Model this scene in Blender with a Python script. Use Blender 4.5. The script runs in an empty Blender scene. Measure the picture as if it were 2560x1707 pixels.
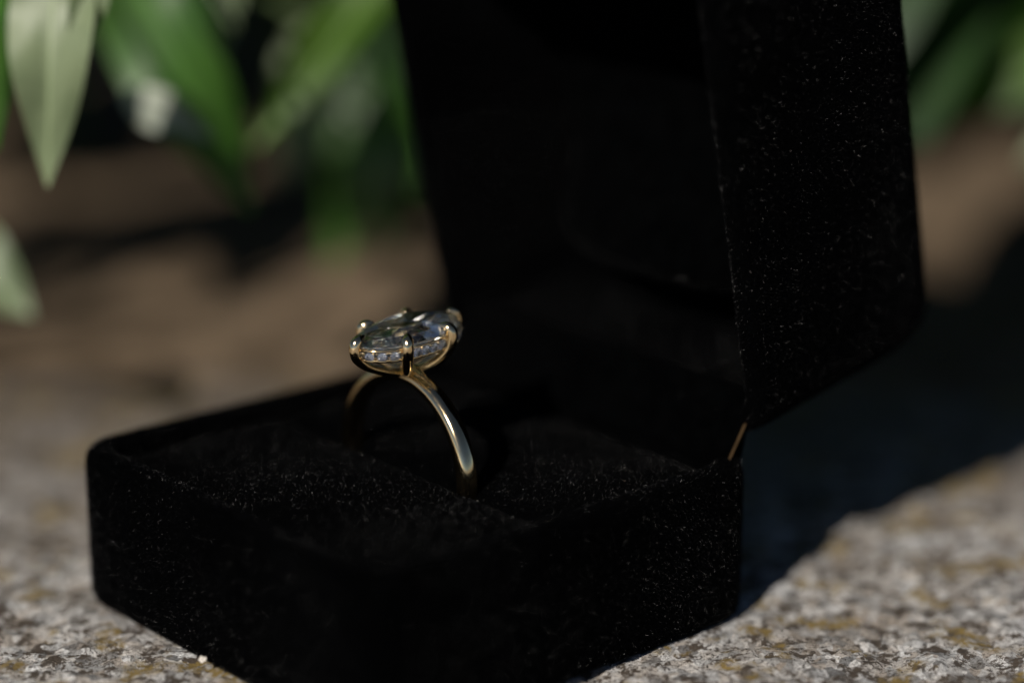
import bpy, math, random
import numpy as np
from mathutils import Vector, Matrix

random.seed(7)
rng = np.random.default_rng(11)
S = 0.001                      # geometry below is written in millimetres
sc = bpy.context.scene
COL = sc.collection

# ------------------------------------------------------------------ camera
cam_data = bpy.data.cameras.new('camera')
cam = bpy.data.objects.new('camera', cam_data)
COL.objects.link(cam)
cam.location = (9.94 * S, -248.44 * S, 104.80 * S)
cam.rotation_euler = (math.radians(90 - 17.23), 0, 0)
cam_data.lens = 93.2
cam_data.sensor_width = 36
cam_data.clip_start = 0.01
cam_data.clip_end = 400
cam_data.dof.use_dof = True
cam_data.dof.focus_distance = 0.2562
cam_data.dof.aperture_fstop = 5.0
cam_data.dof.aperture_blades = 9
sc.camera = cam

# ------------------------------------------------------------------ sky and sun
TO_SUN = Vector((-0.7435, -1.28, 1.0)).normalized()
EL = math.asin(TO_SUN.z)
AZ = math.atan2(TO_SUN.x, TO_SUN.y)
world = bpy.data.worlds.new('World')
sc.world = world
world.use_nodes = True
wn = world.node_tree
sky = wn.nodes.new('ShaderNodeTexSky')
sky.sky_type = 'NISHITA'
sky.sun_disc = False
sky.sun_elevation = EL
sky.sun_rotation = AZ
sky.altitude = 2000
sky.air_density = 0.5
sky.dust_density = 0.5
wn.links.new(sky.outputs[0], wn.nodes['Background'].inputs[0])
wn.nodes['Background'].inputs[1].default_value = 0.05
sun_data = bpy.data.lights.new('sun', 'SUN')
sun_data.energy = 5.0
sun_data.angle = math.radians(0.5)
sun_data.color = (1.0, 0.93, 0.84)
sun = bpy.data.objects.new('sun', sun_data)
COL.objects.link(sun)
sun.rotation_euler = (-TO_SUN).to_track_quat('-Z', 'Y').to_euler()
sun.location = (-0.3, -0.5, 0.6)

sc.view_settings.view_transform = 'Standard'
sc.view_settings.look = 'None'
sc.view_settings.exposure = 0.12
sc.view_settings.gamma = 1.0
sc.view_settings.use_curve_mapping = False
sc.render.engine = 'CYCLES'
sc.cycles.max_bounces = 24
sc.cycles.transmission_bounces = 24
sc.cycles.glossy_bounces = 10
sc.cycles.diffuse_bounces = 3
sc.cycles.transparent_max_bounces = 16
sc.cycles.caustics_reflective = True
sc.cycles.caustics_refractive = True
sc.cycles.sample_clamp_indirect = 12
sc.cycles.blur_glossy = 0.0
sc.cycles.use_denoising = True

# ------------------------------------------------------------------ material helpers
def mat(name):
    m = bpy.data.materials.new(name)
    m.use_nodes = True
    nt = m.node_tree
    return m, nt, nt.nodes['Principled BSDF'], nt.nodes['Material Output']

def N(nt, kind, **kw):
    n = nt.nodes.new(kind)
    for k, v in kw.items():
        if k.startswith('i_'):
            n.inputs[k[2:].replace('_', ' ')].default_value = v
        else:
            setattr(n, k, v)
    return n

def ramp(nt, src, stops, interp='LINEAR'):
    r = nt.nodes.new('ShaderNodeValToRGB')
    r.color_ramp.interpolation = interp
    els = r.color_ramp.elements
    while len(els) < len(stops):
        els.new(0.5)
    for e, (p, c) in zip(els, stops):
        e.position = p
        e.color = (*c, 1) if len(c) == 3 else c
    nt.links.new(src, r.inputs[0])
    return r.outputs[0]

def mix(nt, f, a, b, blend='MIX'):
    m = nt.nodes.new('ShaderNodeMix')
    m.data_type = 'RGBA'
    m.blend_type = blend
    for s, v in ((m.inputs[0], f), (m.inputs[6], a), (m.inputs[7], b)):
        if hasattr(v, 'is_linked') or hasattr(v, 'links'):
            nt.links.new(v, s)
        else:
            s.default_value = v if not isinstance(v, tuple) else (*v, 1)
    return m.outputs[2]

def coords(nt, scale):
    """Object coordinates turned into millimetres."""
    t = nt.nodes.new('ShaderNodeTexCoord')
    mp = nt.nodes.new('ShaderNodeMapping')
    mp.inputs['Scale'].default_value = (scale,) * 3
    nt.links.new(t.outputs['Object'], mp.inputs[0])
    return mp.outputs[0]

def noise(nt, vec, scale, detail=4, rough=0.55, dist=0.0):
    n = nt.nodes.new('ShaderNodeTexNoise')
    n.inputs['Scale'].default_value = scale
    n.inputs['Detail'].default_value = detail
    n.inputs['Roughness'].default_value = rough
    n.inputs['Distortion'].default_value = dist
    nt.links.new(vec, n.inputs['Vector'])
    return n

# granite --------------------------------------------------------
def make_granite():
    m, nt, b, out = mat('granite')
    v = coords(nt, 1000)
    wob = noise(nt, v, 0.9, 3)
    vm = nt.nodes.new('ShaderNodeVectorMath'); vm.operation = 'MULTIPLY_ADD'
    nt.links.new(wob.outputs['Color'], vm.inputs[0]); vm.inputs[1].default_value = (.7,) * 3
    nt.links.new(v, vm.inputs[2])
    vo = nt.nodes.new('ShaderNodeTexVoronoi'); vo.inputs['Scale'].default_value = 0.8
    nt.links.new(vm.outputs[0], vo.inputs['Vector'])
    sep = nt.nodes.new('ShaderNodeSeparateColor'); nt.links.new(vo.outputs['Color'], sep.inputs[0])
    crystal = ramp(nt, sep.outputs[0], [(0.0, (.20, .20, .20)), (.2, (.50, .50, .50)), (.45, (.80, .80, .80)),
                                        (.72, (.44, .385, .33)), (1.0, (.92, .91, .90))])
    fine = noise(nt, v, 2.6, 5, .7)
    c = mix(nt, 0.75, crystal, ramp(nt, fine.outputs[0], [(.36, (.25, .24, .23)), (.54, (1.12, 1.12, 1.12))]), 'MULTIPLY')
    stain = noise(nt, v, 0.075, 4, .6)
    c = mix(nt, ramp(nt, stain.outputs[0], [(.45, (0, 0, 0)), (.7, (.6, .6, .6))]), c, (.22, .17, .12))
    sy = nt.nodes.new('ShaderNodeSeparateXYZ'); nt.links.new(v, sy.inputs[0])
    dy = nt.nodes.new('ShaderNodeMath'); dy.operation = 'MULTIPLY_ADD'
    nt.links.new(stain.outputs[0], dy.inputs[0]); dy.inputs[1].default_value = 60
    nt.links.new(sy.outputs[1], dy.inputs[2])
    dm = nt.nodes.new('ShaderNodeMapRange'); nt.links.new(dy.outputs[0], dm.inputs[0])
    dm.inputs[1].default_value = 30; dm.inputs[2].default_value = 92; dm.inputs[3].default_value = 0; dm.inputs[4].default_value = .92
    c = mix(nt, dm.outputs[0], c, (.125, .093, .064))    # washed-on soil near the bed
    # dark mica and black lichen crumbs
    d1 = noise(nt, v, 0.42, 6, .75, .0)
    c = mix(nt, ramp(nt, d1.outputs[0], [(.515, (0, 0, 0)), (.56, (1, 1, 1))]), c, (.075, .056, .040))
    d2 = noise(nt, v, 2.1, 4, .7)
    c = mix(nt, ramp(nt, d2.outputs[0], [(.57, (0, 0, 0)), (.62, (1, 1, 1))]), c, (.045, .038, .032))
    # ochre lichen
    o1 = noise(nt, v, 0.16, 3, .6)
    o2 = noise(nt, v, 1.3, 4, .7)
    om = nt.nodes.new('ShaderNodeMath'); om.operation = 'MULTIPLY'
    nt.links.new(ramp(nt, o1.outputs[0], [(.545, (0, 0, 0)), (.62, (1, 1, 1))]), om.inputs[0])
    nt.links.new(ramp(nt, o2.outputs[0], [(.42, (0, 0, 0)), (.54, (1, 1, 1))]), om.inputs[1])
    c = mix(nt, om.outputs[0], c, (.25, .175, .05))
    nt.links.new(c, b.inputs['Base Color'])
    b.inputs['Roughness'].default_value = 0.62
    bp = nt.nodes.new('ShaderNodeBump'); bp.inputs['Strength'].default_value = 1; bp.inputs['Distance'].default_value = .0005
    bn = noise(nt, v, 3.2, 6, .75)
    nt.links.new(bn.outputs[0], bp.inputs['Height'])
    nt.links.new(bp.outputs[0], b.inputs['Normal'])
    return m

def make_soil():
    m, nt, b, out = mat('soil')
    v = coords(nt, 1000)
    n1 = noise(nt, v, 0.12, 6, .65)
    c = ramp(nt, n1.outputs[0], [(.3, (.05, .036, .023)), (.5, (.118, .087, .058)), (.7, (.21, .158, .108))])
    n2 = noise(nt, v, 0.8, 4, .6)
    c = mix(nt, .6, c, ramp(nt, n2.outputs[0], [(.35, (.55, .53, .5)), (.65, (1.1, 1.08, 1.05))]), 'MULTIPLY')
    nt.links.new(c, b.inputs['Base Color'])
    b.inputs['Roughness'].default_value = .95
    b.inputs['Specular IOR Level'].default_value = .15
    return m

def make_leaf(name, col_a, col_b, trans, rough, gloss=.5):
    m, nt, b, out = mat(name)
    t = nt.nodes.new('ShaderNodeTexCoord')
    n1 = noise(nt, t.outputs['Object'], 6, 4, .6)
    oi = nt.nodes.new('ShaderNodeObjectInfo')
    ad = nt.nodes.new('ShaderNodeMath'); ad.operation = 'MULTIPLY_ADD'
    nt.links.new(oi.outputs['Random'], ad.inputs[0]); ad.inputs[1].default_value = .5
    sb = nt.nodes.new('ShaderNodeMath'); sb.operation = 'SUBTRACT'
    nt.links.new(n1.outputs[0], sb.inputs[0]); sb.inputs[1].default_value = .22
    nt.links.new(sb.outputs[0], ad.inputs[2])
    c = ramp(nt, ad.outputs[0], [(.2, col_a), (.85, col_b)])
    # veins
    sx = nt.nodes.new('ShaderNodeSeparateXYZ'); nt.links.new(t.outputs['Object'], sx.inputs[0])
    ab = nt.nodes.new('ShaderNodeMath'); ab.operation = 'ABSOLUTE'; nt.links.new(sx.outputs[1], ab.inputs[0])
    vn = ramp(nt, ab.outputs[0], [(0.0, (1, 1, 1)), (.012, (0, 0, 0))])
    c = mix(nt, vn, c, tuple(min(1, x * 1.6) for x in col_b))
    nt.links.new(c, b.inputs['Base Color'])
    b.inputs['Roughness'].default_value = rough
    b.inputs['Specular IOR Level'].default_value = gloss
    w = noise(nt, t.outputs['Object'], 9, 3)
    bp = nt.nodes.new('ShaderNodeBump'); bp.inputs['Strength'].default_value = .12; bp.inputs['Distance'].default_value = .0002
    nt.links.new(w.outputs[0], bp.inputs['Height']); nt.links.new(bp.outputs[0], b.inputs['Normal'])
    tr = nt.nodes.new('ShaderNodeBsdfTranslucent')
    cc = mix(nt, 1.0, c, (1.3, 1.6, .45), 'MULTIPLY')
    nt.links.new(cc, tr.inputs[0])
    ms = nt.nodes.new('ShaderNodeMixShader'); ms.inputs[0].default_value = trans
    nt.links.new(b.outputs[0], ms.inputs[1]); nt.links.new(tr.outputs[0], ms.inputs[2])
    nt.links.new(ms.outputs[0], out.inputs[0])
    return m

def make_gold():
    m, nt, b, out = mat('yellow_gold')
    v = coords(nt, 1000)
    b.inputs['Metallic'].default_value = 1
    n1 = noise(nt, v, .9, 3)
    nt.links.new(ramp(nt, n1.outputs[0], [(.3, (.86, .64, .34)), (.7, (.90, .70, .41))]), b.inputs['Base Color'])
    mp = nt.nodes.new('ShaderNodeMapping'); mp.inputs['Scale'].default_value = (9, 1.2, 1.2)
    nt.links.new(v, mp.inputs[0])
    n2 = noise(nt, mp.outputs[0], 1.5, 5, .7)
    nt.links.new(ramp(nt, n2.outputs[0], [(.3, (.07, .07, .07)), (.72, (.19, .19, .19))]), b.inputs['Roughness'])
    bp = nt.nodes.new('ShaderNodeBump'); bp.inputs['Strength'].default_value = .06; bp.inputs['Distance'].default_value = .00005
    nt.links.new(n2.outputs[0], bp.inputs['Height']); nt.links.new(bp.outputs[0], b.inputs['Normal'])
    return m

# clear body, a little dispersion, and a fine haze of polish lines and skin oil on the facets
DIAMOND_LOBES = (((.24, .20, .17), 2.395, .0), ((.20, .23, .20), 2.42, .0), ((.18, .20, .25), 2.45, .0), ((.38, .38, .38), 2.418, .11))
SMALL_LOBES = (((.68, .68, .68), 2.418, .0), ((.31, .31, .31), 2.418, .09))
def make_diamond(name, lobes):
    m, nt, b, out = mat(name)
    nt.nodes.remove(b)
    prev = None
    for col, ior, ro in lobes:
        g = nt.nodes.new('ShaderNodeBsdfGlass')
        g.inputs['Color'].default_value = (*col, 1)
        g.inputs['Roughness'].default_value = ro
        g.inputs['IOR'].default_value = ior
        if prev is None:
            prev = g.outputs[0]
        else:
            a = nt.nodes.new('ShaderNodeAddShader')
            nt.links.new(prev, a.inputs[0]); nt.links.new(g.outputs[0], a.inputs[1])
            prev = a.outputs[0]
    nt.links.new(prev, out.inputs[0])
    return m

def make_velvet():
    m, nt, b, out = mat('black_velvet')
    v = coords(nt, 1000)
    n1 = noise(nt, v, .35, 5, .65)
    nt.links.new(ramp(nt, n1.outputs[0], [(.3, (.0003, .00035, .0004)), (.7, (.0009, .001, .0011))]), b.inputs['Base Color'])
    b.inputs['Roughness'].default_value = 1
    b.inputs['Specular IOR Level'].default_value = 0
    b.inputs['Sheen Weight'].default_value = .003
    b.inputs['Sheen Roughness'].default_value = .5
    return m

def make_fibre():
    m, nt, b, out = mat('velvet_fibre')
    hi = nt.nodes.new('ShaderNodeHairInfo')
    nt.links.new(ramp(nt, hi.outputs['Random'], [(0, (.0004, .0004, .0005)), (1, (.0016, .0017, .002))]), b.inputs['Base Color'])
    b.inputs['Roughness'].default_value = .27
    nt.links.new(ramp(nt, hi.outputs['Random'], [(0, (.0,) * 3), (.58, (.01,) * 3), (.85, (.22,) * 3), (1, (.75,) * 3)]), b.inputs['Specular IOR Level'])
    return m

def plain(name, col, rough=.7, metal=0.0):
    m, nt, b, out = mat(name)
    v = coords(nt, 1000)
    n1 = noise(nt, v, 1.2, 4, .6)
    nt.links.new(ramp(nt, n1.outputs[0], [(.3, tuple(x * .75 for x in col)), (.7, tuple(min(1, x * 1.2) for x in col))]), b.inputs['Base Color'])
    b.inputs['Roughness'].default_value = rough
    b.inputs['Metallic'].default_value = metal
    return m

GRANITE, SOIL, GOLD, DIAMOND, VELVET, FIBRE = make_granite(), make_soil(), make_gold(), make_diamond('diamond', DIAMOND_LOBES), make_velvet(), make_fibre()
SMALL_DIAMOND = make_diamond('small_diamond', SMALL_LOBES)
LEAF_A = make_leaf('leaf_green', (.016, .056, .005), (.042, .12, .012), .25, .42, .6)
LEAF_B = make_leaf('leaf_pale', (.085, .12, .055), (.15, .19, .10), .15, .5, .5)
LEAF_C = make_leaf('leaf_lime', (.035, .085, .006), (.06, .125, .010), .35, .5, .35)
STALK = plain('stalk_green', (.05, .08, .025), .55)
LEAF_W = make_leaf('leaf_gleam', (.24, .27, .21), (.36, .38, .33), .1, .5, .5)  # whitish colour stands in for a sun gleam on a leaf
LEAF_D = make_leaf('leaf_shaded', (.012, .032, .010), (.026, .06, .016), .2, .5, .4)  # leaf green darkened so the shade is painted into its colour
CARD = plain('brown_card', (.04, .025, .012), .8)
CARD.node_tree.nodes['Principled BSDF'].inputs['Specular IOR Level'].default_value = .05
GRIT = plain('white_grit', (.62, .58, .52), .7)

# ------------------------------------------------------------------ object helpers
def link(o, parent=None):
    COL.objects.link(o)
    if parent:
        o.parent = parent
    return o

def mesh_obj(name, verts, faces, m, parent=None, smooth=True):
    me = bpy.data.meshes.new(name)
    me.from_pydata([tuple(float(c) * S for c in v) for v in verts], [], faces)
    me.materials.append(m)
    if smooth:
        me.shade_smooth()
    me.update()
    return link(bpy.data.objects.new(name, me), parent)

def empty(name, loc=(0, 0, 0), rz=0.0):
    e = bpy.data.objects.new(name, None)
    e.empty_display_size = .01
    e.location = [c * S for c in loc]
    e.rotation_euler = (0, 0, rz)
    return link(e)

def tag(o, label, cat, group=None):
    o['label'] = label
    o['category'] = cat
    if group:
        o['group'] = group
    return o

def catmull(pts, n):
    P = [np.array(p, float) for p in pts]
    P = [2 * P[0] - P[1]] + P + [2 * P[-1] - P[-2]]
    out = []
    for i in range(1, len(P) - 2):
        for k in range(n):
            t = k / n
            a, b, c, d = P[i - 1], P[i], P[i + 1], P[i + 2]
            out.append(.5 * (2 * b + (c - a) * t + (2 * a - 5 * b + 4 * c - d) * t * t + (3 * b - a - 3 * c + d) * t ** 3))
    out.append(P[-2])
    return out

def tube(path, radii, seg=12, cap=True, flat=1.0, flat_dir=None):
    """A swept tube; radii per path point; flat < 1 squashes it across flat_dir."""
    V, F = [], []
    n = len(path)
    up = np.array((0.13, 0.29, 0.95))
    for i, p in enumerate(path):
        t = path[min(i + 1, n - 1)] - path[max(i - 1, 0)]
        t = t / (np.linalg.norm(t) + 1e-12)
        a = np.cross(t, up if flat_dir is None else flat_dir); a /= np.linalg.norm(a) + 1e-12
        b = np.cross(t, a)
        for k in range(seg):
            an = 2 * math.pi * k / seg
            V.append(p + radii[i] * (math.cos(an) * a + math.sin(an) * b * flat))
    for i in range(n - 1):
        for k in range(seg):
            k2 = (k + 1) % seg
            F.append((i * seg + k, i * seg + k2, (i + 1) * seg + k2, (i + 1) * seg + k))
    if cap:
        F.append(tuple(range(seg))[::-1])
        F.append(tuple((n - 1) * seg + k for k in range(seg)))
    return V, F

def join(parts):
    V, F = [], []
    for v, f in parts:
        o = len(V)
        V += list(v)
        F += [tuple(i + o for i in q) for q in f]
    return V, F

def rrect(hx, hy, r, cn=8, sn=10, cx=0.0, cy=0.0):
    """Closed loop of a rounded rectangle, counter-clockwise, always the same point count."""
    r = max(min(r, hx - .01, hy - .01), .05)
    pts = []
    for k, (sx, sy) in enumerate(((1, 1), (-1, 1), (-1, -1), (1, -1))):
        for j in range(cn + 1):
            an = (k + j / cn) * math.pi / 2
            pts.append((cx + sx * (hx - r) + r * math.cos(an), cy + sy * (hy - r) + r * math.sin(an)))
        nx, ny = ((-1, 1), (-1, -1), (1, -1), (1, 1))[k]
        an = (k + 1) * math.pi / 2
        a = pts[-1]
        b = (cx + nx * (hx - r) + r * math.cos(an), cy + ny * (hy - r) + r * math.sin(an))
        for j in range(1, sn):
            t = j / sn
            pts.append((a[0] + (b[0] - a[0]) * t, a[1] + (b[1] - a[1]) * t))
    return pts

def loft(loops, close_ends=True):
    n = len(loops[0])
    V = [p for L in loops for p in L]
    F = []
    for i in range(len(loops) - 1):
        for k in range(n):
            k2 = (k + 1) % n
            F.append((i * n + k, i * n + k2, (i + 1) * n + k2, (i + 1) * n + k))
    if close_ends:
        F.append(tuple(range(n))[::-1])
        F.append(tuple((len(loops) - 1) * n + k for k in range(n)))
    return V, F

# velvet pile: short fibres standing on a surface ----------------------------------------
def pile(V, F, parent, density, length=.27, radius=.0098, tilt=.42, keep=None):
    V = np.array([tuple(v) for v in V], float)
    T = []
    for q in F:
        if len(q) > 8:
            c = V[list(q)].mean(0)
            V = np.vstack([V, c]); ci = len(V) - 1
            for i in range(len(q)):
                T.append((q[i], q[(i + 1) % len(q)], ci))
        else:
            for i in range(1, len(q) - 1):
                T.append((q[0], q[i], q[i + 1]))
    T = np.array(T)
    A, B, Cc = V[T[:, 0]], V[T[:, 1]], V[T[:, 2]]
    fn = np.cross(B - A, Cc - A)
    area = np.linalg.norm(fn, axis=1) / 2
    ok = area > 1e-9
    T, A, B, Cc, fn, area = T[ok], A[ok], B[ok], Cc[ok], fn[ok], area[ok]
    vn = np.zeros_like(V)
    for j in range(3):
        np.add.at(vn, T[:, j], fn)
    vn /= np.linalg.norm(vn, axis=1, keepdims=True) + 1e-12
    n = int(area.sum() * density)
    idx = rng.choice(len(T), n, p=area / area.sum())
    r1, r2 = np.sqrt(rng.random(n)), rng.random(n)
    w = np.stack([1 - r1, r1 * (1 - r2), r1 * r2], 1)
    P = w[:, :1] * A[idx] + w[:, 1:2] * B[idx] + w[:, 2:] * Cc[idx]
    Nn = fn[idx] / (2 * area[idx][:, None])
    # patches of brushed nap lean together
    nap = np.stack([np.sin(P[:, 1] * .31 + 1.3 * np.sin(P[:, 2] * .23)), np.cos(P[:, 0] * .27 + P[:, 2] * .19), np.sin(P[:, 0] * .22 + P[:, 1] * .2)], 1) * .22
    d = Nn + nap + rng.normal(0, tilt, (n, 3))
    if keep is not None:
        k = keep(P, Nn)
        P, d, Nn = P[k], d[k], Nn[k]; n = len(P)
    d -= np.minimum((d * Nn).sum(1) - .25, 0)[:, None] * Nn
    d /= np.linalg.norm(d, axis=1, keepdims=True)
    L = length * rng.uniform(.55, 1.2, (n, 1))
    bend = rng.normal(0, .12, (n, 3)) * L
    pts = np.stack([P - d * .03, P + d * L * .5 + bend * .4, P + d * L + bend], 1) * S
    hc = bpy.data.hair_curves.new('pile')
    hc.add_curves([3] * n)
    hc.position_data.foreach_set('vector', pts.astype(np.float32).ravel())
    ra = hc.attributes.get('radius') or hc.attributes.new('radius', 'FLOAT', 'POINT')
    rad = np.tile(np.array([1, .9, .55]), (n, 1)) * radius * rng.uniform(.7, 1.35, (n, 1)) * S
    ra.data.foreach_set('value', rad.astype(np.float32).ravel())
    hc.materials.append(FIBRE)
    o = bpy.data.objects.new('pile', hc)
    o['kind'] = 'stuff'
    return link(o, parent)

# ------------------------------------------------------------------ numpy noise for relief
def vnoise(x, y, seed):
    xi, yi = np.floor(x).astype(np.int64), np.floor(y).astype(np.int64)
    fx, fy = x - xi, y - yi
    fx, fy = fx * fx * (3 - 2 * fx), fy * fy * (3 - 2 * fy)
    def h(a, b):
        k = (a * 374761393 + b * 668265263 + seed * 1442695041) & 0xFFFFFFFF
        k = ((k ^ (k >> 13)) * 1274126177) & 0xFFFFFFFF
        return ((k ^ (k >> 16)) & 0xFFFF) / 65535.0
    a, b, c, d = h(xi, yi), h(xi + 1, yi), h(xi, yi + 1), h(xi + 1, yi + 1)
    return (a * (1 - fx) + b * fx) * (1 - fy) + (c * (1 - fx) + d * fx) * fy - .5

def fbm(x, y, size, seed, octv=4, gain=.5):
    r, amp = 0, 1
    for o in range(octv):
        r = r + amp * vnoise(x / size + 13.7 * o, y / size - 7.1 * o, seed + o)
        size *= .47; amp *= gain
    return r

def axis(lo, hi, step, far_lo, far_hi, grow):
    a = list(np.arange(lo, hi + step / 2, step))
    s, x = step, a[-1]
    while x < far_hi:
        s *= grow; x += s; a.append(x)
    s, x, left = step, a[0], []
    while x > far_lo:
        s *= grow; x -= s; left.append(x)
    return np.array(left[::-1] + a)

def sheet(name, xs, ys, zf, m):
    X, Y = np.meshgrid(xs, ys)
    Z = zf(X, Y)
    V = np.stack([X, Y, Z], -1).reshape(-1, 3) * S
    nx, ny = len(xs), len(ys)
    i = (np.arange(ny - 1)[:, None] * nx + np.arange(nx - 1)[None]).ravel()
    F = np.stack([i, i + 1, i + nx + 1, i + nx], 1).astype(np.int32)
    me = bpy.data.meshes.new(name)
    me.vertices.add(len(V)); me.vertices.foreach_set('co', V.astype(np.float32).ravel())
    me.loops.add(F.size); me.loops.foreach_set('vertex_index', F.ravel())
    me.polygons.add(len(F)); me.polygons.foreach_set('loop_start', np.arange(0, F.size, 4, dtype=np.int32))
    me.update(calc_edges=True)
    me.materials.append(m)
    me.shade_smooth()
    o = link(bpy.data.objects.new(name, me))
    o['kind'] = 'structure'
    return o

# ------------------------------------------------------------------ the setting
UAX = math.radians(40.92)             # direction of the box's side faces on the stone
cu, su = math.cos(UAX), math.sin(UAX)

def stone_z(X, Y):
    edge = 70 + 10 * fbm(X, Y * 0, 60, 5, 3)
    z = .9 * fbm(X, Y, 17, 21, 2) + 1.0 * fbm(X, Y, 4.6, 31, 3) + .8 * np.abs(fbm(X, Y, 1.5, 41, 3)) - .25
    u, v = X * cu + Y * su, -X * su + Y * cu
    d = np.maximum(np.maximum(np.abs(u), np.abs(v)) - 25, 0)
    k = np.clip(d / 5, 0, 1)
    z = np.where(z > 0, z * (.25 + .75 * k), z) - .12
    under = (np.abs(u) < 24.6) & (np.abs(v) < 24.6)
    z = np.where(under, np.minimum(z, -.05), z)
    over = np.clip(Y - edge, 0, None)
    return z - 14 * (1 - np.exp(-(over / 14) ** 2)) - 16 * (over > 16)

sheet('stone_ledge', axis(-62, 92, .42, -60000, 60000, 1.16), np.append(axis(-62, 58, .42, -60000, 58, 1.16), np.arange(59, 102, 1.2)), stone_z, GRANITE)

def soil_z(X, Y):
    return -4 + 5 * fbm(X, Y, 46, 71, 3) + 3.2 * fbm(X, Y, 11, 81, 4) + np.where(Y < 66, -14, 0)

sheet('soil_ground', axis(-170, 230, 2.2, -60000, 60000, 1.13), axis(62, 420, 2.2, 56, 90000, 1.13), soil_z, SOIL)

# ------------------------------------------------------------------ the ring box
box = tag(empty('ring_box', (0, 0, 0), UAX), 'open black velvet ring box with its lid up, standing on granite', 'ring box')

HB, HT = 24.6, 16.25
def shell(half_x, half_y, r, prof, cx=0.0):
    return [[(x, y, z) for x, y in rrect(half_x - i, half_y - i, max(r - i, .6), cx=cx)] for i, z in prof]

def fillet(i0, z0, i1, z1, i2, z2, n=5):
    """Quadratic corner between two profile points."""
    return [((1 - t) ** 2 * i0 + 2 * t * (1 - t) * i1 + t * t * i2, (1 - t) ** 2 * z0 + 2 * t * (1 - t) * z1 + t * t * z2) for t in np.linspace(0, 1, n)]

prof = [(10, .0), (2.2, .0)] + fillet(1.6, .0, 0, .0, 0, 1.7) + [(0, 5), (0, 8.2), (0, 11.4)] + fillet(0, HT - 1.5, 0, HT, 1.3, HT) \
    + fillet(1.7, HT, 2.8, HT, 2.8, HT - 1.0) + [(2.8, 10), (2.8, 5.0), (6, 5.0)]
bv, bf = loft(shell(HB, HB, 5.0, prof))
base = mesh_obj('base', bv, bf, VELVET, box)
pile(bv, bf, base, 96, keep=lambda P, Nn: (P[:, 2] > .02) & ((P[:, 2] > 9.5) | (np.maximum(np.abs(P[:, 0]), np.abs(P[:, 1])) > 23)))

# two padded halves with the slot for the ring between them
HI = HB - 2.95
for sx, x0, x1 in ((-1, -HI, -.56), (1, -.44, HI)):
    hx, cx = (x1 - x0) / 2, (x1 + x0) / 2
    lo = []
    for i, z in [(2.5, 5.1), (.3, 5.2), (0, 6.0), (0, 9), (0, 12.0), (.05, 13.3), (.3, 14.1), (.8, 14.55), (1.8, 14.8), (4.5, 15.05), (8.8, 15.15)]:
        lo.append([(x, y, z) for x, y in rrect(hx - i, HI - i, max(2.4 - i, .5), cx=cx)])
    v, f = loft(lo)
    cu_o = mesh_obj('cushion', v, f, VELVET, box)
    pile(v, f, cu_o, 90, length=.2, keep=lambda P, Nn: P[:, 2] > 11)

# lid, modelled closed about its hinge line and then swung open
OPEN = math.radians(79)
LD = 28.5
piv = (24.7, 0, 17.9)
prof = [(9, LD), (5.5, LD - .05), (3.6, LD - .35)] + fillet(3.2, LD - .9, .6, LD - 1.8, .1, LD - 7) + [(0, 18), (0, 12), (0, 6)] + fillet(0, 1.5, 0, 0, 1.2, 0) \
    + fillet(1.5, 0, 2.5, 0, 2.5, 1.1) + [(2.5, 6), (2.5, 14), (2.6, 20), (3.2, 20.6)]
loops = shell(25.0, HB + .3, 5.0, prof, cx=-25.0)
Rm = np.array(Matrix.Rotation(OPEN, 3, 'Y'))
def swing(p):
    return Rm @ np.array(p) + np.array(piv)
lv, lf = loft([[swing(p) for p in L] for L in loops[::-1]])
lid = mesh_obj('lid', lv, lf, VELVET, box)
pile(lv, lf, lid, 84)

# padded lining inside the lid
V, F = [], []
NG = 30
for a in range(NG + 1):
    for b in range(NG + 1):
        xn, yn = 2 * a / NG - 1, 2 * b / NG - 1
        x, y = -25 + 22.2 * xn, 22.0 * yn
        ed = (1 - xn ** 4) * (1 - yn ** 4)
        V.append(swing((x, y, 20.3 - .2 * ed - 16.0 * ed * math.exp(-((x + 11) / 8.5) ** 2) * (1 - .45 * yn * yn) + .35 * math.sin(x * .55 + y * .21) * ed)))
for a in range(NG):
    for b in range(NG):
        k = a * (NG + 1) + b
        F.append((k, k + 1, k + NG + 2, k + NG + 1))
v, f = V, F
lining = mesh_obj('lining', v, f, VELVET, lid)
pile(v, f, lining, 34, keep=lambda P, Nn: P[:, 2] < 37 + rng.normal(0, 1.5, len(P)))

# sprung hinge strip: velvet face, raw brown card edge
def strip(pts, th, v0, v1):
    V, F = [], []
    for y in (v0, v1):
        for k, (a, b) in enumerate(pts):
            V += [(a - th / 2, y, b + th * .35), (a + th / 2, y, b - th * .35)]
    n = len(pts)
    for k in range(n - 1):
        a, b = 2 * k, 2 * n + 2 * k
        F += [(a, a + 2, b + 2, b), (a + 1, b + 1, b + 3, a + 3), (a, a + 1, a + 3, a + 2), (b, b + 2, b + 3, b + 1)]
    F += [(0, 2 * n, 2 * n + 1, 1), (2 * n - 2, 2 * n - 1, 4 * n - 1, 4 * n - 2)]
    return V, F
hp = [(21.9, 15.2), (22.3, 16.2), (23.3, 17.7), (24.4, 19.4), (25.3, 21.0), (26.1, 22.5)]
hv, hf = strip(hp, .4, -22.0, 22.0)
hinge = mesh_obj('hinge_strip', hv, hf, VELVET, box)
sv, sf = strip([(24.3, 14.2), (24.9, 16.2), (25.3, 18.0), (26.0, 19.4), (27.4, 20.2)], .5, -21.2, 21.2)
spine = mesh_obj('hinge_spine', sv, sf, VELVET, box)
ev, ef = strip(hp, .13, -22.3, -22.02)
mesh_obj('card_edge', ev, ef, CARD, hinge)['label'] = 'raw brown card edge of the hinge strip'

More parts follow.
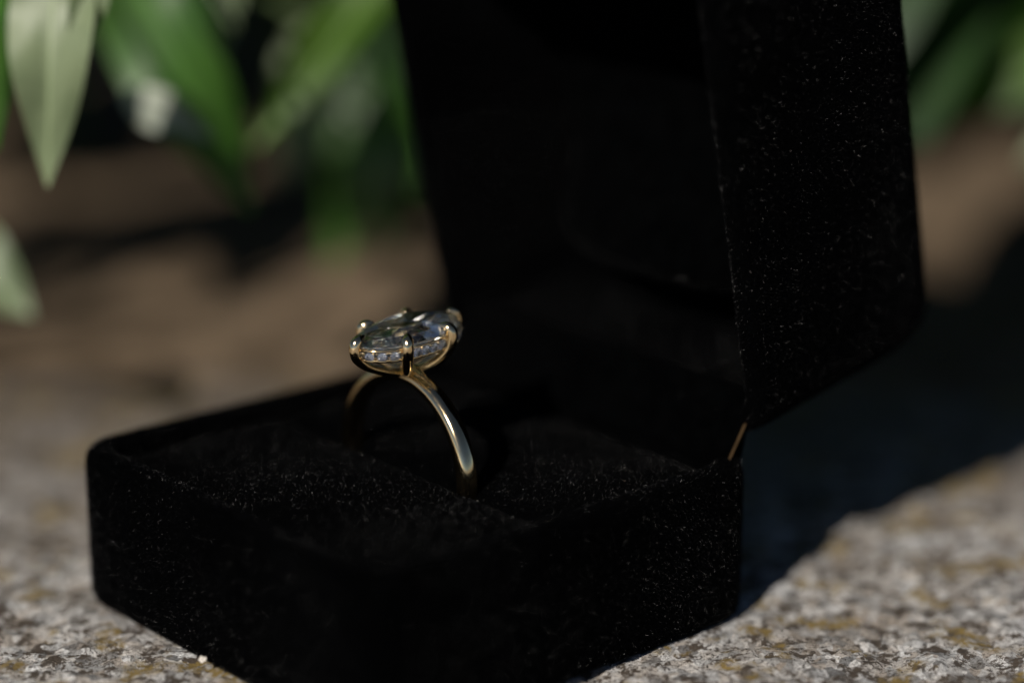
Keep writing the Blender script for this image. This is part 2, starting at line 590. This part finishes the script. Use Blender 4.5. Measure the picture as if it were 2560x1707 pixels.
# ------------------------------------------------------------------ the ring
RC = np.array((-.5, 0.0, 15.2))       # ring centre in box coordinates
RO = 10.0
wc = Vector((RC[0] * cu - RC[1] * su, RC[0] * su + RC[1] * cu, RC[2]))
ring = tag(empty('diamond_ring', wc, UAX), 'yellow gold ring with large oval diamond, standing in the box cushion slot', 'ring')

# shank: domed outside, softly flat inside; plane of the ring = local y z
V, F = [], []
NS, NP = 160, 20
for i in range(NS):
    a = 2 * math.pi * i / NS
    top = max(0, math.sin(a))
    wd = 1.04 - .08 * top ** 3
    th = 1.7 - .15 * top ** 3
    for k in range(NP):
        b = 2 * math.pi * k / NP
        cx, cr = math.cos(b), math.sin(b)
        x = wd * math.copysign(abs(cx) ** .75, cx)
        r = RO - th / 2 + (th / 2) * (cr if cr > 0 else math.copysign(abs(cr) ** .55, cr) * .9)
        V.append((x, r * math.cos(a), r * math.sin(a)))
for i in range(NS):
    for k in range(NP):
        i2, k2 = (i + 1) % NS, (k + 1) % NP
        F.append((i * NP + k, i2 * NP + k, i2 * NP + k2, i * NP + k2))
mesh_obj('shank', V, F, GOLD, ring)

SA, SB, GZ = 6.05, 3.6, 13.75           # oval stone: half length, half width, girdle height over ring centre

def lean(p):
    """The head sits a touch higher at its far end."""
    x, y, z = p
    return (x, y, z + .05 * x * min(1.0, max(0.0, (z - RO) / (GZ - RO))) - .08)

def oval(t, k=1.0):
    e = 2.12
    c, s = math.cos(t), math.sin(t)
    return np.array((SA * k * math.copysign(abs(c) ** (2 / e), c), SB * k * math.copysign(abs(s) ** (2 / e), s), 0))

def brilliant(name, half, crown, pav, n, parent, jit=0.0, line=0.0, girdle=.06, place=None, m=None):
    """Facetted stone: table, star row, bezel row, girdle, two pavilion rows and a keel line."""
    rs = random.Random(5)
    rows = [(.56, crown, 0), (.80, crown * .62, .5), (1.0, girdle, 0), (1.0, -girdle, 0), (.86, -pav * .34, .5), (.62, -pav * .62, 0), (.32, -pav * .85, .5)]
    if m is not None:                  # the small round stones are cut straighter below
        rows[4:] = [(.80, -pav * .24, .5), (.50, -pav * .55, 0), (.22, -pav * .82, .5)]
    V, F = [], []
    for ri, (k, z, off) in enumerate(rows):
        for i in range(n):
            t = 2 * math.pi * (i + off) / n
            p = half(t, k)
            j = jit if ri in (1, 4, 5, 6) else 0
            V.append((p[0] * (1 + rs.uniform(-j, j)), p[1] * (1 + rs.uniform(-j, j)), z * (1 + rs.uniform(-j, j) * .6)))
    F.append(tuple(range(n)))
    for r in range(len(rows) - 1):
        for i in range(n):
            i2 = (i + 1) % n
            a, b, c, d = r * n + i, r * n + i2, (r + 1) * n + i, (r + 1) * n + i2
            if rows[r][2] == rows[r + 1][2]:
                F.append((a, c, d, b))
            elif rows[r][2] == 0:      # next row is half a step ahead
                F += [(a, c, b), (b, c, d)]
            else:
                F += [(a, c, d), (a, d, b)]
    o = len(V)
    V += [(line, 0, -pav), (-line, 0, -pav)]
    r = (len(rows) - 1) * n
    for i in range(n):
        i2 = (i + 1) % n
        x1, x2 = V[r + i][0], V[r + i2][0]
        k1, k2 = (o if x1 > 0 else o + 1), (o if x2 > 0 else o + 1)
        F.append((r + i, k1, r + i2))
        if k1 != k2:
            F.append((r + i2, k1, k2))
    if place is not None:
        V = [place(p) for p in V]
    return mesh_obj(name, V, F, m or DIAMOND, parent, smooth=False)

brilliant('centre_stone', oval, 1.2, 3.0, 14, ring, jit=.03, line=1.5, place=lambda p: lean((p[0], p[1], p[2] + GZ)))

# six claws rising from the shank like a tulip
claw_at = [(-1, 0), (-.40, -1), (.40, -1), (1, 0), (.40, 1), (-.40, 1)]
claw_t = []
for sx, sy in claw_at:
    t = math.atan2(sy * .9165, sx) if sy else (0 if sx > 0 else math.pi)
    claw_t.append(t)
for t in claw_t:
    g = oval(t, 1.0)
    gl = np.linalg.norm(g[:2]); dr = g / gl
    out = gl + .28
    low = RO - .35
    pts = [dr * .2 + (0, 0, low), dr * (.34 * out) + (0, 0, low + .42), dr * (.70 * out) + (0, 0, low + 1.35),
           dr * (.94 * out) + (0, 0, low + 2.55), dr * (out + .06) + (0, 0, GZ - .40), dr * (out - .06) + (0, 0, GZ + .28),
           dr * (out - .52) + (0, 0, GZ + .66), dr * (out - 1.15) + (0, 0, GZ + .86)]
    path = catmull(pts, 7)
    n = len(path)
    rad = [(.42 + .18 * min(1, i / (n * .55))) * (1 if i < n * .72 else max(.10, math.cos((i / n - .72) / .28 * 1.5))) for i in range(n)]
    v, f = tube(path, rad, 16)
    v = [lean(q) for q in v]
    mesh_obj('claw', v, f, GOLD, ring)

# hidden halo: a beaded rail under the girdle with small stones facing out
def hoop(k, z, r, n=96, seg=8):
    path = [oval(2 * math.pi * i / n, k) + (0, 0, z) for i in range(n + 1)]
    v, f = tube(path, [r] * (n + 1), seg, cap=False)
    return v, f
v, f = join([hoop(.965, GZ - .36, .13), hoop(.945, GZ - 1.47, .17)])
halo = mesh_obj('halo_rail', [lean(q) for q in v], f, GOLD, ring)

def arc_ts(t0, t1, n, pad):
    ts = np.linspace(t0, t1, 200)
    P = np.array([oval(t, .965)[:2] for t in ts])
    L = np.concatenate([[0], np.cumsum(np.linalg.norm(np.diff(P, axis=0), axis=1))])
    w = np.linspace(pad, L[-1] - pad, n)
    return [float(np.interp(x, L, ts)) for x in w]

order = sorted(t % (2 * math.pi) for t in claw_t)
bead_v = []
for i, t0 in enumerate(order):
    t1 = order[(i + 1) % 6] + (2 * math.pi if i == 5 else 0)
    mid = (t0 + t1) / 2
    n_st = 4 if abs(abs(math.sin(mid)) - 1) < .05 else 3
    ts = arc_ts(t0, t1, n_st, .98 if n_st == 4 else 1.3)
    for j, t in enumerate(ts):
        p, q = oval(t, .975), oval(t + .01, .975)
        tg = (q - p); tg /= np.linalg.norm(tg)
        nrm = np.array((tg[1], -tg[0], 0))
        zc = GZ - .90
        up = np.array((0, 0, 1.0))
        nn = nrm * .97 - up * .22; nn /= np.linalg.norm(nn)
        b2 = np.cross(nn, tg)
        def place(c, p=p, tg=tg, nn=nn, b2=b2, zc=zc):
            return lean(np.array((p[0], p[1], zc)) + nn * .10 + tg * c[0] + b2 * c[1] + nn * c[2])
        brilliant('accent_stone', lambda a, k: np.array((.53 * k * math.cos(a), .53 * k * math.sin(a), 0)), .17, .46, 8, ring, girdle=.03, place=place, m=SMALL_DIAMOND)
        for sgn in (-1, 1):
            for dz in (-1, 1):
                c = np.array((p[0], p[1], zc)) + nn * .14 + tg * .50 * sgn + b2 * .42 * dz
                bv_, bf_ = [], []
                for a in range(5):
                    la = -math.pi / 2 + math.pi * a / 4
                    for b_ in range(8):
                        lo_ = 2 * math.pi * b_ / 8
                        bv_.append(c + .15 * np.array((math.cos(la) * math.cos(lo_), math.cos(la) * math.sin(lo_), math.sin(la))))
                for a in range(4):
                    for b_ in range(8):
                        bf_.append((a * 8 + b_, a * 8 + (b_ + 1) % 8, (a + 1) * 8 + (b_ + 1) % 8, (a + 1) * 8 + b_))
                bead_v.append((bv_, bf_))
v, f = join(bead_v)
beads = mesh_obj('beads', [lean(q) for q in v], f, GOLD, halo)
beads['kind'] = 'stuff'

# saddle bridging shank and claws
pts, rad = [], []
for a in np.linspace(-.42, .42, 15):
    pts.append(np.array((0, math.sin(a) * (RO - .1), math.cos(a) * (RO - .5) + .7 * (1 - abs(a) / .42))))
    rad.append(.2 + .4 * math.cos(a / .42 * math.pi / 2))
v, f = tube(pts, rad, 12, flat_dir=np.array((1.0, 0, 0)))
mesh_obj('saddle', v, f, GOLD, ring)

# ------------------------------------------------------------------ a crumb of grit on the velvet
def crumb(name, c, r, seed):
    q = random.Random(seed)
    import bmesh
    bm = bmesh.new()
    bmesh.ops.create_icosphere(bm, subdivisions=2, radius=1)
    V = [np.array(c) + np.array(v.co) * r * q.uniform(.55, 1.25) * np.array((1, .8, .9)) for v in bm.verts]
    F = [tuple(x.index for x in f.verts) for f in bm.faces]
    bm.free()
    return mesh_obj(name, V, F, GRIT, smooth=False)
tag(crumb('grit', (-19.5, -16.5, 1.25), .36, 3), 'tiny white crumb of grit stuck low on the box front', 'grit')

# ------------------------------------------------------------------ plants behind
def leaf_mesh(name, width, fold, droop, wave, seed, m):
    """Unit-length blade along +x, midrib in the x z plane, folded and drooping."""
    q = random.Random(seed)
    nl, nw = 18, 8
    V, F = [], []
    ph = q.uniform(0, 6)
    for i in range(nl + 1):
        t = i / nl
        w = width * (math.sin(math.pi * min(1, t ** .72)) ** .85) * (1 - .25 * t) if 0 < t < 1 else .004
        for j in range(nw + 1):
            s = (j / nw) * 2 - 1
            y = s * w
            z = fold * abs(y) - droop * t * t + wave * math.sin(t * 9 + ph + s) * w * abs(s)
            V.append((t, y, z))
    for i in range(nl):
        for j in range(nw):
            a = i * (nw + 1) + j
            F.append((a, a + nw + 1, a + nw + 2, a + 1))
    me = bpy.data.meshes.new(name)
    me.from_pydata(V, [], F)
    me.materials.append(m)
    me.shade_smooth()
    return me

LM = {}
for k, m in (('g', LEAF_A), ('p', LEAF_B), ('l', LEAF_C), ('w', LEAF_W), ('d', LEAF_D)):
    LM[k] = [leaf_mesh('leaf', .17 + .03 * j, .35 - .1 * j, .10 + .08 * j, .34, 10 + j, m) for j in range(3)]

def put_leaf(plant, root, base, tip, face, kind='g', var=0, wid=1.0, stalk=True, high=None):
    """A blade from base to tip with its upper side towards face, and its stalk from the plant's root."""
    b, t = Vector(base), Vector(tip)
    x = (t - b); L = x.length; x.normalize()
    z = Vector(face); z = (z - x * z.dot(x)).normalized()
    y = z.cross(x)
    o = bpy.data.objects.new('leaf', LM[kind][var])
    M = Matrix(((x.x * L, y.x * L * wid, z.x * L, b.x), (x.y * L, y.y * L * wid, z.y * L, b.y), (x.z * L, y.z * L * wid, z.z * L, b.z), (0, 0, 0, 1)))
    r = Vector(root)
    M.translation = (b - r) * S
    M2 = M.copy()
    for i in range(3):
        for j in range(3):
            M2[i][j] *= S
    link(o, plant)
    o.matrix_local = M2
    if stalk:
        h = Vector(high) if high else (r * .45 + b * .55) + Vector((0, 0, max(0, (b.z - r.z)) * .32 + 6))
        path = catmull([(0, 0, 0), tuple((h - r) * .55 + Vector((0, 0, 4))), tuple(h - r), tuple(b - r + x * 1.0)], 6)
        v, f = tube(path, list(np.linspace(1.0, .5, len(path))), 7)
        mesh_obj('stalk', v, f, STALK, plant)
    return o

def plant(name, root, label, leaves, centre=None, rnd=0, spread=60, zlo=60, zhi=150, seed=1, kinds='gggl', length=(34, 58), yb=(0, 50)):
    p = tag(empty(name, root), label, 'plant')
    for L in leaves:
        put_leaf(p, root, **L)
    q = random.Random(seed)
    mid = centre or root
    for i in range(rnd):
        a = q.uniform(0, 2 * math.pi)
        rr = spread * math.sqrt(q.random())
        b = (mid[0] + rr * math.cos(a), mid[1] + q.uniform(*yb), q.uniform(zlo, zhi))
        ln = q.uniform(*length)
        if mid[0] == -34 and b[0] > -20 and b[1] < 90:
            continue
        d = Vector((q.uniform(-1, 1), q.uniform(-.9, .5), q.uniform(-1.1, .25))).normalized()
        t = Vector(b) + d * ln
        if t.z < zlo - 11:
            t.z = zlo - 11 + q.uniform(0, 8)
        put_leaf(p, root, b, t, (q.uniform(-.5, .5), -.75, .8), q.choice(kinds), q.randrange(3), q.uniform(.9, 1.3), stalk=(i % 3 == 0))
    return p

F_CAM = (-.1, -1, .45)
plant('leafy_plant', (-92, 84, -10), 'pale green pointed leaves hanging at the upper left of the box', [
    dict(base=(-37.3, 26.8, 64), tip=(-38.5, 16.5, 40.4), face=(.05, -1, .25), kind='p', var=2, wid=.86, high=(-48, 50, 74)),
    dict(base=(-46.5, 31.0, 63), tip=(-47.4, 25.5, 41.2), face=(-.3, -1, .3), kind='g', var=2, wid=.9, high=(-55, 52, 72)),
    dict(base=(-33.0, 25.5, 64), tip=(-35.6, 23.0, 47.5), face=(.3, -1, .2), kind='p', var=0, wid=.8, high=(-46, 50, 73)),
    dict(base=(-57.0, 50, 25), tip=(-46.2, 41.0, 20.0), face=(-.2, -.9, .8), kind='p', var=2, wid=1.6, high=(-64, 60, 24)),
], rnd=70, spread=52, zlo=72, zhi=250, seed=4, yb=(-35, 45), length=(38, 64))

plant('leafy_plant', (16, 150, -8), 'green leaves drooping over the soil, one with a white gleam', [
    dict(base=(-36.5, 62, 58), tip=(-22.8, 54.0, 27.2), face=(-.25, -1, .55), kind='g', var=2, wid=.95, high=(-38, 84, 66)),
    dict(base=(-34.2, 46.0, 42.6), tip=(-23.8, 46.6, 38.2), face=(-.4, -.8, .7), kind='w', var=2, wid=1.0, stalk=False),  # small whitish blade added as the gleam on the leaf behind it
    dict(base=(-24.8, 68, 57), tip=(-25.7, 59, 42.0), face=(.1, -1, .5), kind='p', var=1, wid=1.0, high=(-28, 88, 66)),
    dict(base=(-4.0, 71, 54), tip=(-21.0, 60.5, 33.8), face=(.2, -.8, .75), kind='l', var=0, wid=.78, high=(-14, 92, 64)),
    dict(base=(-14.5, 94, 42), tip=(-18.8, 78, 27.4), face=(0, -.9, .6), kind='p', var=2, wid=1.0, high=(-22, 104, 44)),
    dict(base=(-3, 108, 36), tip=(-15, 97, 9), face=(.1, -.9, .5), kind='g', var=2, wid=1.0, high=(-14, 114, 36)),
    dict(base=(4, 104, 52), tip=(-2, 92, 20), face=(.1, -.9, .4), kind='g', var=1, wid=1.1, high=(-8, 110, 54)),
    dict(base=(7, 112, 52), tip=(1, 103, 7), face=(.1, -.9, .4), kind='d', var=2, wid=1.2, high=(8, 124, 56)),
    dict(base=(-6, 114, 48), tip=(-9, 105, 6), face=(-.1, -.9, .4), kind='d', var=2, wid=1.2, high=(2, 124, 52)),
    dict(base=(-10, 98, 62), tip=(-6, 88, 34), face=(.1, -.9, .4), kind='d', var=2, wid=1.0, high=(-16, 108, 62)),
], centre=(-34, 118), rnd=64, spread=62, zlo=72, zhi=250, seed=9, yb=(-78, 30), length=(34, 58))

plant('leafy_plant', (96, 122, -10), 'lime green leaves behind the raised lid at the upper right', [
    dict(base=(57, 93, 64), tip=(73, 82, 38.5), face=(.0, -.9, .55), kind='l', var=1, wid=.95, high=(78, 108, 70)),
    dict(base=(95, 92, 46), tip=(67, 84, 35), face=(-.1, -.8, .8), kind='l', var=2, wid=.8, high=(98, 108, 58)),
    dict(base=(99, 94, 46), tip=(77, 84, 28), face=(0, -.9, .6), kind='p', var=2, wid=.8, high=(100, 110, 56)),
    dict(base=(63, 94, 72), tip=(43, 66, 40), face=(-.5, -.8, .6), kind='d', var=2, wid=1.6, high=(84, 108, 76)),  # unseen blade added behind the lid to shade the soil
    dict(base=(66, 92, 52), tip=(52, 76, 26), face=(-.5, -.8, .6), kind='d', var=2, wid=1.5, high=(84, 108, 60)),  # second hidden blade, added to widen that shade
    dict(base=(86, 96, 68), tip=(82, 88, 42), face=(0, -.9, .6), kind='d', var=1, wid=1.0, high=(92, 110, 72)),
], rnd=44, spread=60, zlo=70, zhi=250, seed=14, yb=(-30, 40), length=(34, 58))

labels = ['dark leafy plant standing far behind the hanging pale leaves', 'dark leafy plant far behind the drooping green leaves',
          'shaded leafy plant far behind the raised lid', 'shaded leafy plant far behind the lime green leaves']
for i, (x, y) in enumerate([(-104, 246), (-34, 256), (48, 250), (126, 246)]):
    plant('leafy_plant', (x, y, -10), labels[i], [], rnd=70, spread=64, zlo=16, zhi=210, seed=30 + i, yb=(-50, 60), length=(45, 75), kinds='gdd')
